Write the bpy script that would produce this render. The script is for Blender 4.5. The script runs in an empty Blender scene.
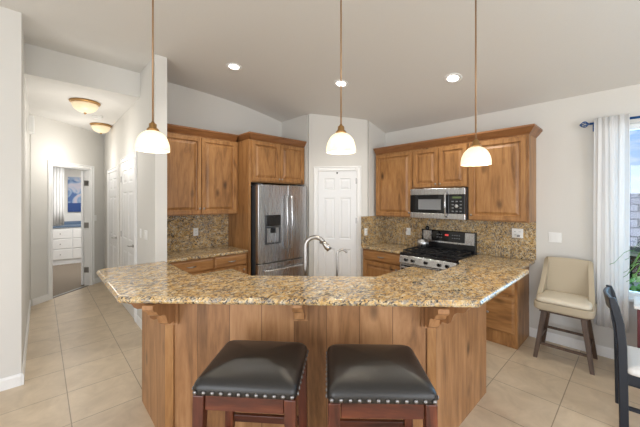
import bpy, bmesh, math, random
from mathutils import Vector, Matrix
random.seed(7)
PI = math.pi
S = bpy.context.scene
C = S.collection

# ------------------------------------------------------------------ camera
cam_d = bpy.data.cameras.new('camera'); cam = bpy.data.objects.new('camera', cam_d); C.objects.link(cam)
cam.location = (0, 0, 1.62); cam.rotation_euler = (PI/2, 0, math.radians(-43.08))
cam_d.sensor_width = 36; cam_d.lens = 299*36/640; cam_d.shift_y = -13/640; cam_d.clip_start = 0.05
S.camera = cam
S.view_settings.view_transform = 'Standard'; S.view_settings.look = 'None'
S.view_settings.gamma = 1; S.view_settings.exposure = 0.26

# ------------------------------------------------------------------ world: blue sky with clouds
W = bpy.data.worlds.new('sky'); S.world = W; W.use_nodes = True
nt = W.node_tree; nt.nodes.clear()
def NN(nt, typ, **kw):
    n = nt.nodes.new(typ)
    for k, v in kw.items():
        if k in n.inputs: n.inputs[k].default_value = v
        else: setattr(n, k, v)
    return n
out = NN(nt, 'ShaderNodeOutputWorld'); bg = NN(nt, 'ShaderNodeBackground', Strength=1.0)
tc = NN(nt, 'ShaderNodeTexCoord'); sep = NN(nt, 'ShaderNodeSeparateXYZ'); nt.links.new(tc.outputs['Generated'], sep.inputs[0])
rmp = NN(nt, 'ShaderNodeValToRGB'); nt.links.new(sep.outputs['Z'], rmp.inputs[0])
cr = rmp.color_ramp; cr.elements[0].position = 0.0; cr.elements[0].color = (.42, .44, .45, 1)
cr.elements[1].position = .6; cr.elements[1].color = (.10, .28, .72, 1)
e = cr.elements.new(.02); e.color = (.55, .70, .88, 1); e = cr.elements.new(.22); e.color = (.16, .40, .84, 1)
mp = NN(nt, 'ShaderNodeMapping'); mp.inputs['Scale'].default_value = (2.2, 2.2, 7); nt.links.new(tc.outputs['Generated'], mp.inputs[0])
no = NN(nt, 'ShaderNodeTexNoise', Scale=2.3, Detail=6.0, Roughness=.6); nt.links.new(mp.outputs[0], no.inputs['Vector'])
cl = NN(nt, 'ShaderNodeValToRGB'); nt.links.new(no.outputs['Fac'], cl.inputs[0]); cl.color_ramp.elements[0].position = .48; cl.color_ramp.elements[1].position = .66
mx = NN(nt, 'ShaderNodeMix', data_type='RGBA'); nt.links.new(cl.outputs[0], mx.inputs[0]); nt.links.new(rmp.outputs[0], mx.inputs[6]); mx.inputs[7].default_value = (.86, .88, .92, 1)
nt.links.new(mx.outputs[2], bg.inputs[0]); nt.links.new(bg.outputs[0], out.inputs[0])

# ------------------------------------------------------------------ area lights: unseen fill added behind the viewer, daylight at the east window
def area(name, loc, target, sx, sy, power, col=(1, 1, 1)):
    l = bpy.data.lights.new(name, 'AREA'); l.shape = 'RECTANGLE'; l.size = sx; l.size_y = sy; l.energy = power; l.color = col
    o = bpy.data.objects.new(name, l); C.objects.link(o); o.location = loc
    o.rotation_euler = (Vector(target) - Vector(loc)).to_track_quat('-Z', 'Y').to_euler(); return o
area('fill_south', (0.4, -3.45, 1.45), (0.4, 3, 1.3), 4.2, 2.3, 105, (.97, .985, 1))
area('fill_west', (-3.45, -.6, 1.45), (3, -.6, 1.3), 3.6, 2.3, 110, (.97, .985, 1))
area('daylight_east', (4.55, -.74, 1.55), (0, -.74, 1.2), 1.8, 1.65, 42, (.34, .68, 1))
sl = bpy.data.lights.new('sun', 'SUN'); sl.energy = 1.6; sl.angle = .02; so = bpy.data.objects.new('sun', sl); C.objects.link(so); so.location = (8, 6, 9)
so.rotation_euler = Vector((.25, -.55, -.8)).to_track_quat('-Z', 'Y').to_euler()

# ------------------------------------------------------------------ helpers
def srgb(r, g, b, k=1.0):
    f = lambda c: (c/255/12.92 if c/255 <= .04045 else ((c/255+.055)/1.055)**2.4)*k
    return (min(f(r), 1), min(f(g), 1), min(f(b), 1), 1)
def fresh(name):
    m = bpy.data.materials.new(name); m.use_nodes = True
    return m, m.node_tree, m.node_tree.nodes['Principled BSDF']
def plain(name, col, rough=.5, metal=0, coat=0, bump=0, bscale=80, emit=None, estr=0, spec=.5, sheen=0):
    m, nt, b = fresh(name)
    tc = NN(nt, 'ShaderNodeTexCoord'); no = NN(nt, 'ShaderNodeTexNoise', Scale=bscale, Detail=3.0); nt.links.new(tc.outputs['Object'], no.inputs['Vector'])
    hs = NN(nt, 'ShaderNodeMix', data_type='RGBA'); hs.inputs[6].default_value = tuple(c*.965 for c in col[:3])+(1,); hs.inputs[7].default_value = tuple(min(c*1.035, 1) for c in col[:3])+(1,)
    nt.links.new(no.outputs['Fac'], hs.inputs[0]); nt.links.new(hs.outputs[2], b.inputs['Base Color'])
    b.inputs['Roughness'].default_value = rough; b.inputs['Metallic'].default_value = metal
    b.inputs['Coat Weight'].default_value = coat; b.inputs['Specular IOR Level'].default_value = spec
    b.inputs['Sheen Weight'].default_value = sheen
    if bump:
        bp = NN(nt, 'ShaderNodeBump', Strength=bump, Distance=.01); nt.links.new(no.outputs['Fac'], bp.inputs['Height']); nt.links.new(bp.outputs[0], b.inputs['Normal'])
    if emit:
        b.inputs['Emission Color'].default_value = emit; b.inputs['Emission Strength'].default_value = estr
    return m
def wood(name, dark, mid, light, grain='z', rough=.38, plank=0.0, knots=True, fine=1.0):
    m, nt, b = fresh(name); L = nt.links.new
    tc = NN(nt, 'ShaderNodeTexCoord'); oi = NN(nt, 'ShaderNodeObjectInfo')
    off = NN(nt, 'ShaderNodeVectorMath', operation='SCALE'); off.inputs[0].default_value = (13, 7, 19); L(oi.outputs['Random'], off.inputs['Scale'])
    ad = NN(nt, 'ShaderNodeVectorMath', operation='ADD'); L(tc.outputs['Object'], ad.inputs[0]); L(off.outputs[0], ad.inputs[1])
    vec = ad.outputs[0]; pl = None
    if plank:
        sx = NN(nt, 'ShaderNodeSeparateXYZ'); L(tc.outputs['Object'], sx.inputs[0])
        dv = NN(nt, 'ShaderNodeMath', operation='DIVIDE'); L(sx.outputs['X'], dv.inputs[0]); dv.inputs[1].default_value = plank
        fl = NN(nt, 'ShaderNodeMath', operation='FLOOR'); L(dv.outputs[0], fl.inputs[0])
        wn = NN(nt, 'ShaderNodeTexWhiteNoise', noise_dimensions='1D'); L(fl.outputs[0], wn.inputs['W'])
        pl = wn.outputs['Value']
        a2 = NN(nt, 'ShaderNodeVectorMath', operation='SCALE'); a2.inputs[0].default_value = (3, 5, 11); L(pl, a2.inputs['Scale'])
        a3 = NN(nt, 'ShaderNodeVectorMath', operation='ADD'); L(vec, a3.inputs[0]); L(a2.outputs[0], a3.inputs[1]); vec = a3.outputs[0]
    mp = NN(nt, 'ShaderNodeMapping'); L(vec, mp.inputs[0])
    sc = {'z': (7, 7, 1.0), 'x': (1.0, 7, 7), 'y': (7, 1.0, 7)}[grain]; mp.inputs['Scale'].default_value = tuple(s*fine for s in sc)
    n1 = NN(nt, 'ShaderNodeTexNoise', Scale=1.0, Detail=5.0, Roughness=.62, Distortion=1.7); L(mp.outputs[0], n1.inputs['Vector'])
    mp2 = NN(nt, 'ShaderNodeMapping'); L(vec, mp2.inputs[0]); mp2.inputs['Scale'].default_value = tuple(s*7*fine for s in sc)
    n2 = NN(nt, 'ShaderNodeTexNoise', Scale=1.0, Detail=3.0); L(mp2.outputs[0], n2.inputs['Vector'])
    av = NN(nt, 'ShaderNodeMix', data_type='FLOAT'); av.inputs[0].default_value = .25; L(n1.outputs['Fac'], av.inputs[2]); L(n2.outputs['Fac'], av.inputs[3])
    val = av.outputs[0]
    if plank:
        ma = NN(nt, 'ShaderNodeMath', operation='MULTIPLY_ADD'); L(pl, ma.inputs[0]); ma.inputs[1].default_value = .26; ma.inputs[2].default_value = -.13
        a4 = NN(nt, 'ShaderNodeMath', operation='ADD'); L(val, a4.inputs[0]); L(ma.outputs[0], a4.inputs[1]); val = a4.outputs[0]
    r = NN(nt, 'ShaderNodeValToRGB'); L(val, r.inputs[0]); c = r.color_ramp
    c.elements[0].position = .27; c.elements[0].color = dark; c.elements[1].position = .70; c.elements[1].color = light
    e = c.elements.new(.5); e.color = mid
    colr = r.outputs[0]
    if knots:
        m3 = NN(nt, 'ShaderNodeMapping'); L(vec, m3.inputs[0]); m3.inputs['Scale'].default_value = {'z': (4.2, 4.2, 2.1), 'x': (2.1, 4.2, 4.2), 'y': (4.2, 2.1, 4.2)}[grain]
        vo = NN(nt, 'ShaderNodeTexVoronoi', Scale=1.0); L(m3.outputs[0], vo.inputs['Vector'])
        kr = NN(nt, 'ShaderNodeValToRGB'); L(vo.outputs['Distance'], kr.inputs[0]); k = kr.color_ramp
        k.elements[0].position = .03; k.elements[0].color = (.9, .9, .9, 1); k.elements[1].position = .17; k.elements[1].color = (0, 0, 0, 1)
        mk = NN(nt, 'ShaderNodeMix', data_type='RGBA'); L(kr.outputs[0], mk.inputs[0]); L(colr, mk.inputs[6]); mk.inputs[7].default_value = tuple(x*.35 for x in dark[:3])+(1,)
        colr = mk.outputs[2]
    if plank:
        fr = NN(nt, 'ShaderNodeMath', operation='FRACT'); L(dv.outputs[0], fr.inputs[0])
        pp = NN(nt, 'ShaderNodeMath', operation='PINGPONG'); L(fr.outputs[0], pp.inputs[0]); pp.inputs[1].default_value = .5
        gr = NN(nt, 'ShaderNodeMath', operation='LESS_THAN'); L(pp.outputs[0], gr.inputs[0]); gr.inputs[1].default_value = .008
        mg = NN(nt, 'ShaderNodeMix', data_type='RGBA'); L(gr.outputs[0], mg.inputs[0]); L(colr, mg.inputs[6]); mg.inputs[7].default_value = tuple(x*.6 for x in dark[:3])+(1,)
        colr = mg.outputs[2]
    L(colr, b.inputs['Base Color']); b.inputs['Roughness'].default_value = rough
    return m
def granite(name):
    m, nt, b = fresh(name); L = nt.links.new
    tc = NN(nt, 'ShaderNodeTexCoord'); ge = NN(nt, 'ShaderNodeNewGeometry')
    mp = NN(nt, 'ShaderNodeMapping'); L(ge.outputs['Position'], mp.inputs[0]); mp.inputs['Rotation'].default_value = (.3, .2, PI/4); mp.inputs['Scale'].default_value = (.75, 1.25, 1.1)
    def speck(scale, lo, hi, rough=.68, amp=.3, big=6.0):
        n1 = NN(nt, 'ShaderNodeTexNoise', Scale=scale, Detail=4.0, Roughness=rough, Distortion=.5); L(mp.outputs[0], n1.inputs['Vector'])
        n2 = NN(nt, 'ShaderNodeTexNoise', Scale=big, Detail=2.0); L(mp.outputs[0], n2.inputs['Vector'])
        ma = NN(nt, 'ShaderNodeMath', operation='MULTIPLY_ADD'); L(n2.outputs['Fac'], ma.inputs[0]); ma.inputs[1].default_value = amp; L(n1.outputs['Fac'], ma.inputs[2])
        r2 = NN(nt, 'ShaderNodeMapRange'); L(ma.outputs[0], r2.inputs[0]); r2.inputs['From Min'].default_value = lo; r2.inputs['From Max'].default_value = hi
        return r2.outputs[0]
    n0 = NN(nt, 'ShaderNodeTexNoise', Scale=28.0, Detail=5.0, Roughness=.65, Distortion=.6); L(mp.outputs[0], n0.inputs['Vector'])
    r = NN(nt, 'ShaderNodeValToRGB'); L(n0.outputs['Fac'], r.inputs[0]); c = r.color_ramp
    c.elements[0].position = .32; c.elements[0].color = srgb(140, 112, 76); c.elements[1].position = .62; c.elements[1].color = srgb(214, 201, 174)
    e = c.elements.new(.44); e.color = srgb(200, 162, 102); e = c.elements.new(.54); e.color = srgb(208, 182, 136)
    col = r.outputs[0]
    for sc_, lo, hi, cc in ((46.0, .66, .74, (146, 137, 126)), (76.0, .69, .75, (82, 76, 72)), (44.0, .745, .79, (54, 53, 56))):
        mx_ = NN(nt, 'ShaderNodeMix', data_type='RGBA'); L(speck(sc_, lo, hi, big=5+sc_*.1), mx_.inputs[0]); L(col, mx_.inputs[6]); mx_.inputs[7].default_value = srgb(*cc); col = mx_.outputs[2]
    L(col, b.inputs['Base Color']); b.inputs['Roughness'].default_value = .11; b.inputs['Specular IOR Level'].default_value = .55
    return m
def tile_floor(name):
    m, nt, b = fresh(name); L = nt.links.new
    ge = NN(nt, 'ShaderNodeNewGeometry'); mp = NN(nt, 'ShaderNodeMapping'); L(ge.outputs['Position'], mp.inputs[0])
    TX, TY = .4725, .4775
    mp.inputs['Location'].default_value = (-3.0/TX+20, -.432/TY+20, 0); mp.inputs['Scale'].default_value = (1/TX, 1/TY, 1)
    bk = NN(nt, 'ShaderNodeTexBrick', Scale=1.0); bk.offset = 0; bk.squash = 1
    bk.inputs['Brick Width'].default_value = 1; bk.inputs['Row Height'].default_value = 1; bk.inputs['Mortar Size'].default_value = .0075; bk.inputs['Mortar Smooth'].default_value = .2
    bk.inputs['Color1'].default_value = srgb(216, 198, 172); bk.inputs['Color2'].default_value = srgb(209, 191, 166); bk.inputs['Mortar'].default_value = srgb(158, 142, 120)
    L(mp.outputs[0], bk.inputs['Vector'])
    n1 = NN(nt, 'ShaderNodeTexNoise', Scale=5.0, Detail=7.0, Roughness=.65, Distortion=.7); L(ge.outputs['Position'], n1.inputs['Vector'])
    rr = NN(nt, 'ShaderNodeValToRGB'); L(n1.outputs['Fac'], rr.inputs[0]); rr.color_ramp.elements[0].position = .3; rr.color_ramp.elements[0].color = (.83, .81, .78, 1); rr.color_ramp.elements[1].position = .7; rr.color_ramp.elements[1].color = (1.06, 1.06, 1.06, 1)
    mu = NN(nt, 'ShaderNodeMix', data_type='RGBA', blend_type='MULTIPLY'); mu.inputs[0].default_value = 1; L(bk.outputs['Color'], mu.inputs[6]); L(rr.outputs[0], mu.inputs[7])
    L(mu.outputs[2], b.inputs['Base Color']); b.inputs['Roughness'].default_value = .34
    bp = NN(nt, 'ShaderNodeBump', Strength=.25, Distance=.004); bp.invert = True; L(bk.outputs['Fac'], bp.inputs['Height']); L(bp.outputs[0], b.inputs['Normal'])
    return m
def steel(name, col, rough=.26):
    m, nt, b = fresh(name); L = nt.links.new
    tc = NN(nt, 'ShaderNodeTexCoord'); mp = NN(nt, 'ShaderNodeMapping'); L(tc.outputs['Object'], mp.inputs[0]); mp.inputs['Scale'].default_value = (160, 160, 2)
    no = NN(nt, 'ShaderNodeTexNoise', Scale=1.0, Detail=3.0); L(mp.outputs[0], no.inputs['Vector'])
    mr = NN(nt, 'ShaderNodeMapRange'); L(no.outputs['Fac'], mr.inputs[0]); mr.inputs['To Min'].default_value = rough-.05; mr.inputs['To Max'].default_value = rough+.08
    L(mr.outputs[0], b.inputs['Roughness']); b.inputs['Base Color'].default_value = col; b.inputs['Metallic'].default_value = 1
    return m
def pane_mat(name):
    m, nt, b = fresh(name); L = nt.links.new
    tr = NN(nt, 'ShaderNodeBsdfTransparent'); gl = NN(nt, 'ShaderNodeBsdfGlossy', Roughness=.02); fr = NN(nt, 'ShaderNodeFresnel', IOR=1.45)
    ms = NN(nt, 'ShaderNodeMixShader'); L(fr.outputs[0], ms.inputs[0]); L(tr.outputs[0], ms.inputs[1]); L(gl.outputs[0], ms.inputs[2])
    L(ms.outputs[0], nt.nodes['Material Output'].inputs[0]); return m
def fabric_thin(name, col):
    m, nt, b = fresh(name); L = nt.links.new
    b.inputs['Base Color'].default_value = col; b.inputs['Roughness'].default_value = .9
    t = NN(nt, 'ShaderNodeBsdfTranslucent'); t.inputs[0].default_value = col
    ms = NN(nt, 'ShaderNodeMixShader'); ms.inputs[0].default_value = .35; L(b.outputs[0], ms.inputs[1]); L(t.outputs[0], ms.inputs[2])
    L(ms.outputs[0], nt.nodes['Material Output'].inputs[0]); return m
def glow(name, col, strength, mixw=.6):
    m, nt, b = fresh(name); L = nt.links.new
    tc = NN(nt, 'ShaderNodeTexCoord'); no = NN(nt, 'ShaderNodeTexNoise', Scale=22.0, Detail=3.0, Distortion=1.5); L(tc.outputs['Object'], no.inputs['Vector'])
    r = NN(nt, 'ShaderNodeMapRange'); L(no.outputs['Fac'], r.inputs[0]); r.inputs['To Min'].default_value = strength*.86; r.inputs['To Max'].default_value = strength*1.1
    b.inputs['Base Color'].default_value = (.62, .52, .38, 1); b.inputs['Roughness'].default_value = .35
    b.inputs['Emission Color'].default_value = col; L(r.outputs[0], b.inputs['Emission Strength']); return m

MT = {}
MT['wall'] = plain('wall_paint', srgb(219, 217, 212), .8, bump=.06, bscale=140)
MT['ceil'] = plain('ceiling_paint', srgb(221, 219, 215), .85, bump=.05, bscale=120)
MT['white'] = plain('white_trim_paint', srgb(240, 240, 239), .4)
MT['door'] = plain('white_door_paint', srgb(236, 237, 238), .38)
AD, AM, AL = srgb(98, 64, 36), srgb(158, 112, 66), srgb(182, 137, 88)
MT['alder'] = wood('knotty_alder', AD, AM, AL, 'z')
MT['alder_x'] = wood('knotty_alder_drawer', AD, AM, AL, 'x')
MT['plank'] = wood('knotty_alder_planks', srgb(108, 74, 45), srgb(158, 113, 73), srgb(184, 139, 97), 'z', .42, plank=.21)
MT['board'] = wood('knotty_alder_boards', srgb(108, 74, 45), srgb(158, 113, 73), srgb(184, 139, 97), 'z', .42)
MT['crown'] = wood('alder_crown', srgb(100, 62, 34), srgb(138, 92, 54), srgb(156, 108, 66), 'x', knots=False)
MT['granite'] = granite('gold_granite')
MT['tile'] = tile_floor('beige_floor_tile')
MT['steel'] = steel('brushed_stainless', (.52, .525, .535, 1))
MT['steel_light'] = steel('brushed_stainless_bright', (.58, .585, .595, 1), .25)
MT['nickel'] = plain('brushed_nickel', (.40, .39, .38, 1), .3, 1)
MT['black'] = plain('black_enamel', srgb(24, 25, 28), .25)
MT['iron'] = plain('cast_iron', srgb(28, 28, 30), .6, bump=.1)
MT['blackglass'] = plain('black_glass', srgb(12, 13, 16), .06)
MT['darkgrey'] = plain('dark_grey_side', srgb(74, 76, 80), .4, .3)
MT['grey'] = plain('grey_plastic', srgb(128, 130, 132), .45)
MT['leather'] = plain('black_leather', srgb(30, 28, 27), .36, spec=.6, bump=.12, bscale=260)
MT['nail'] = plain('pewter_nail', (.26, .25, .25, 1), .35, 1)
MT['cherry'] = wood('distressed_cherry', srgb(26, 12, 9), srgb(86, 42, 28), srgb(128, 70, 44), 'z', .32, knots=False)
MT['cherry_x'] = wood('distressed_cherry_rail', srgb(26, 12, 9), srgb(86, 42, 28), srgb(128, 70, 44), 'x', .32, knots=False)
MT['walnut'] = wood('grey_walnut', srgb(52, 40, 32), srgb(84, 66, 54), srgb(104, 84, 70), 'z', .5, knots=False)
MT['beige'] = plain('beige_upholstery', srgb(178, 165, 142), .55, bump=.05, bscale=200)
MT['beige_seat'] = plain('pale_beige_upholstery', srgb(212, 203, 184), .5, bump=.05, bscale=200)
MT['navyblack'] = plain('black_lacquered_wood', srgb(20, 28, 40), .4)
MT['seatwhite'] = plain('white_seat_fabric', srgb(226, 226, 224), .8, bump=.1, bscale=200)
MT['curtain'] = fabric_thin('white_sheer_linen', (.93, .93, .93, 1))
MT['rod'] = plain('blue_black_rod', srgb(20, 84, 148), .4, .2)
MT['pane'] = pane_mat('window_glass')
MT['brass'] = plain('antique_brass', srgb(178, 140, 92), .35, 1)
MT['bronze'] = plain('warm_bronze', srgb(160, 128, 96), .45, .6)
def alabaster(name):
    m, nt, b = fresh(name); L = nt.links.new; tc = NN(nt, 'ShaderNodeTexCoord'); no = NN(nt, 'ShaderNodeTexNoise', Scale=16.0, Detail=3.0, Distortion=2.0); L(tc.outputs['Object'], no.inputs['Vector'])
    r = NN(nt, 'ShaderNodeValToRGB'); L(no.outputs['Fac'], r.inputs[0]); r.color_ramp.elements[0].color = (.80, .72, .58, 1); r.color_ramp.elements[1].color = (.95, .92, .85, 1)
    L(r.outputs[0], b.inputs['Base Color']); b.inputs['Roughness'].default_value = .3; b.inputs['Emission Color'].default_value = (1, .84, .6, 1); b.inputs['Emission Strength'].default_value = .22
    t = NN(nt, 'ShaderNodeBsdfTranslucent'); L(r.outputs[0], t.inputs[0]); ms = NN(nt, 'ShaderNodeMixShader'); ms.inputs[0].default_value = .6
    L(b.outputs[0], ms.inputs[1]); L(t.outputs[0], ms.inputs[2]); L(ms.outputs[0], nt.nodes['Material Output'].inputs[0]); return m
MT['shade'] = alabaster('lit_alabaster')
MT['dome'] = glow('lit_ribbed_glass', (1, .78, .48, 1), .42)
MT['lamp'] = plain('lit_lamp', (1, 1, 1, 1), .4, emit=(1, .97, .9, 1), estr=6)
MT['plate'] = plain('white_plate', srgb(240, 240, 238), .35)
MT['slot'] = plain('plate_slot', srgb(70, 70, 70), .5)
MT['carpet'] = plain('taupe_carpet', srgb(132, 120, 106), .95, bump=.6, bscale=300)
MT['bluetop'] = plain('slate_blue_top', srgb(96, 116, 140), .3)
MT['maroon'] = wood('maroon_stained_wood', srgb(58, 24, 28), srgb(92, 40, 46), srgb(112, 56, 60), 'z', .35, knots=False)
MT['leaf'] = plain('green_leaf', srgb(92, 150, 62), .45)
MT['soil'] = plain('potting_soil', srgb(60, 46, 36), .9, bump=.5)
MT['ceramic'] = plain('white_ceramic', srgb(230, 228, 222), .25)
MT['red'] = plain('red_display', srgb(90, 10, 12), .3, emit=(1, .08, .08, 1), estr=.6)
MT['green'] = plain('green_display', srgb(40, 50, 20), .3, emit=(.7, .9, .35, 1), estr=.1)
MT['bush'] = plain('bush_green', srgb(84, 124, 70), .8, bump=.9, bscale=18)
MT['siding'] = plain('grey_siding', srgb(196, 198, 200), .8)
MT['lawn'] = plain('lawn_green', srgb(120, 146, 92), .9, bump=.5, bscale=20)

def B(): return bmesh.new()
def box(bm, x0, x1, y0, y1, z0, z1):
    v = [bm.verts.new(p) for p in ((x0,y0,z0),(x1,y0,z0),(x1,y1,z0),(x0,y1,z0),(x0,y0,z1),(x1,y0,z1),(x1,y1,z1),(x0,y1,z1))]
    for f in ((0,3,2,1),(4,5,6,7),(0,1,5,4),(1,2,6,5),(2,3,7,6),(3,0,4,7)): bm.faces.new([v[i] for i in f])
    return bm
def hexa(bm, pts):          # 8 points, bottom ring then top ring
    v = [bm.verts.new(p) for p in pts]
    for f in ((0,3,2,1),(4,5,6,7),(0,1,5,4),(1,2,6,5),(2,3,7,6),(3,0,4,7)): bm.faces.new([v[i] for i in f])
    return bm
def loops(bm, rings, cap0=True, cap1=True):
    R = [[bm.verts.new(p) for p in r] for r in rings]; n = len(R[0])
    for a, b in zip(R, R[1:]):
        for i in range(n): bm.faces.new((a[i], a[(i+1) % n], b[(i+1) % n], b[i]))
    if cap0: bm.faces.new(list(reversed(R[0])))
    if cap1: bm.faces.new(R[-1])
    return bm
def prism(bm, poly, z0, z1): return loops(bm, [[(x, y, z0) for x, y in poly], [(x, y, z1) for x, y in poly]])
def lathe(bm, prof, cx=0, cy=0, n=24, cap0=True, cap1=True):
    return loops(bm, [[(cx+r*math.cos(2*PI*i/n), cy+r*math.sin(2*PI*i/n), z) for i in range(n)] for r, z in prof], cap0, cap1)
def tube(bm, pts, r, n=10):
    pts = [Vector(p) for p in pts]; rr = r if isinstance(r, (list, tuple)) else [r]*len(pts)
    t0 = (pts[1]-pts[0]).normalized(); u = t0.orthogonal().normalized(); rings = []
    for i, p in enumerate(pts):
        t = (pts[min(i+1, len(pts)-1)]-pts[max(i-1, 0)]).normalized()
        u = (u-t*u.dot(t)).normalized(); w = t.cross(u)
        rings.append([p+(u*math.cos(2*PI*k/n)+w*math.sin(2*PI*k/n))*rr[i] for k in range(n)])
    return loops(bm, rings)
def rrect(a, b, r, z, cx=0, cy=0, k=5):
    r = max(min(r, a, b), 1e-4); pts = []
    for sx, sy, a0 in ((1, 1, 0), (-1, 1, PI/2), (-1, -1, PI), (1, -1, 1.5*PI)):
        for i in range(k+1):
            t = a0+PI/2*i/k; pts.append((cx+sx*(a-r)+r*math.cos(t), cy+sy*(b-r)+r*math.sin(t), z))
    return pts
def ringpanel(bm, x0, x1, z0, z1, prof, yb):     # a panel facing -y: back at yb, prof = (inset, y) from the outer edge to the centre
    rings = [[(x0, yb, z0), (x1, yb, z0), (x1, yb, z1), (x0, yb, z1)]]
    for i, y in prof: rings.append([(x0+i, y, z0+i), (x1-i, y, z0+i), (x1-i, y, z1-i), (x0+i, y, z1-i)])
    return loops(bm, rings)
def obj(name, bm, mat, parent=None, smooth=False, bevel=0, seg=2, loc=None, rot=None, recenter=True):
    bmesh.ops.recalc_face_normals(bm, faces=bm.faces[:])
    shift = None
    if parent is None and recenter and loc is None:
        xs = [v.co for v in bm.verts]; lo = [min(c[i] for c in xs) for i in range(3)]; hi = [max(c[i] for c in xs) for i in range(3)]
        shift = Vector(((lo[0]+hi[0])/2, (lo[1]+hi[1])/2, lo[2])); bmesh.ops.translate(bm, verts=bm.verts[:], vec=-shift)
    me = bpy.data.meshes.new(name); bm.to_mesh(me); bm.free()
    if smooth: me.shade_smooth()
    o = bpy.data.objects.new(name, me); C.objects.link(o); me.materials.append(MT[mat] if isinstance(mat, str) else mat)
    if parent: o.parent = parent
    if shift: o.location = shift
    if loc is not None: o.location = loc
    if rot is not None: o.rotation_euler = rot if isinstance(rot, (tuple, list)) else (0, 0, rot)
    if bevel:
        mo = o.modifiers.new('bevel', 'BEVEL'); mo.width = bevel; mo.segments = seg; mo.limit_method = 'ANGLE'; mo.angle_limit = math.radians(40)
        if seg > 2: me.shade_smooth(); wn = o.modifiers.new('wn', 'WEIGHTED_NORMAL'); wn.keep_sharp = True
    return o
def tag(o, label, cat, group=None):
    o['label'] = label; o['category'] = cat
    if group: o['group'] = group
    return o
def thing(name, label, cat, loc=(0, 0, 0), rot=0, group=None):
    o = bpy.data.objects.new(name, None); C.objects.link(o); o.empty_display_size = .1
    o.location = loc; o.rotation_euler = (0, 0, rot); return tag(o, label, cat, group)
def struct(name, bm, mat, parent=None, **k):
    o = obj(name, bm, mat, parent, **k)
    if parent is None: o['kind'] = 'structure'
    return o
def sempty(name, loc=(0, 0, 0), rot=0):
    o = bpy.data.objects.new(name, None); C.objects.link(o); o.location = loc; o.rotation_euler = (0, 0, rot); o['kind'] = 'structure'; return o
def dup(o, parent=None):
    c = o.copy(); C.objects.link(c)
    if parent: c.parent = parent
    for ch in list(o.children): dup(ch, c)
    return c

# ================================================================== THE SETTING
def zc(x):
    return 3.273-.165*math.log1p(math.exp((x-2.6)/.55))
bm = B(); box(bm, -3.6, 4.28, -3.6, 6.3, -.05, 0)
prism(bm, [(-.22, 6.3), (.94, 6.3), (.94, 7.405), (.0, 6.47), (-.22, 6.47)], -.05, 0)
struct('floor', bm, 'tile', recenter=False)
bm = B(); prism(bm, [(-1.2, 6.48), (-.005, 6.472), (.945, 7.41), (2.4, 7.41), (2.4, 10.55), (-1.2, 10.55)], -.05, -.002)
struct('floor_carpet', bm, 'carpet')
# vaulted ceiling
bm = B(); xs = [-3.6, 0, 1.2]+[1.3+.1*i for i in range(30)]+[4.28]
loops(bm, [[(x, -3.6, zc(x)), (x, 4.46, zc(x)), (x, 4.46, zc(x)+.08), (x, -3.6, zc(x)+.08)] for x in xs])
o = struct('ceiling', bm, 'ceil', recenter=False); o.data.shade_smooth(); mo = o.modifiers.new('e', 'EDGE_SPLIT'); mo.split_angle = .6
bm = B(); prism(bm, [(-.122, 4.55), (.94, 4.55), (.94, 7.40), (-.122, 6.36)], 2.95, 3.02); struct('ceiling_hall', bm, 'ceil')
bm = B(); box(bm, -.122, .94, 4.405, 4.549, 2.95, 3.29); struct('wall_header', bm, 'wall')
bm = B(); prism(bm, [(-1.2, 6.48), (-.005, 6.472), (.945, 7.41), (2.4, 7.41), (2.4, 10.55), (-1.2, 10.55)], 2.62, 2.7); struct('ceiling_bath', bm, 'ceil')
# left wall: end faces the viewer, then runs down the hall
bm = B(); prism(bm, [(-3.6, 3.715), (-.122, 3.715), (-.122, 6.36), (-.005, 6.462), (-.08, 6.472), (-.24, 6.40), (-.24, 3.85), (-3.6, 3.85)], 0, 3.29); struct('wall_left', bm, 'wall')
bm = B(); box(bm, -3.72, -3.6, -3.6, 3.85, 0, .35); box(bm, -3.72, -3.6, -3.6, 3.85, 2.6, 3.3); box(bm, -3.72, -3.6, -3.6, -2.45, .35, 2.6); box(bm, -3.72, -3.6, 1.25, 3.85, .35, 2.6); struct('wall_west', bm, 'wall')
bm = B(); box(bm, -3.6, 4.28, -3.72, -3.6, 0, .3); box(bm, -3.6, 4.28, -3.72, -3.6, 2.6, 3.3); box(bm, -3.6, -1.75, -3.72, -3.6, .3, 2.6); box(bm, 2.55, 4.28, -3.72, -3.6, .3, 2.6); struct('wall_south', bm, 'wall')
# right wall of the hall = stub beside the kitchen
bm = B(); box(bm, .94, 1.065, 3.716, 7.405, 0, 3.28); struct('wall_hall_right', bm, 'wall')
# fridge wall, pantry walls
bm = B(); box(bm, 1.066, 3.3, 4.46, 4.58, 0, 3.29); struct('wall_back', bm, 'wall')
PX, PY, QX, QY = 3.21, 3.70, 3.79, 2.95
bm = B(); box(bm, PX, PX+.1, PY+.04, 4.459, 0, 3.08)
prism(bm, [(PX, PY), (QX, QY), (QX+.07, QY+.07), (PX+.07, PY+.07)], 0, 3.08)
box(bm, QX+.04, 4.279, QY, QY+.1, 0, 2.92); struct('wall_pantry', bm, 'wall')
# right wall with the window opening
WY0, WY1, WZ0, WZ1 = -1.75, .20, .65, 2.385
bm = B(); box(bm, 4.28, 4.42, WY1, 3.06, 0, 2.78); box(bm, 4.28, 4.42, -3.72, WY0, 0, 2.78); box(bm, 4.28, 4.42, WY0, WY1, 0, WZ0); box(bm, 4.28, 4.42, WY0, WY1, WZ1, 2.78)
struct('wall_right', bm, 'wall', recenter=False)
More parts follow.
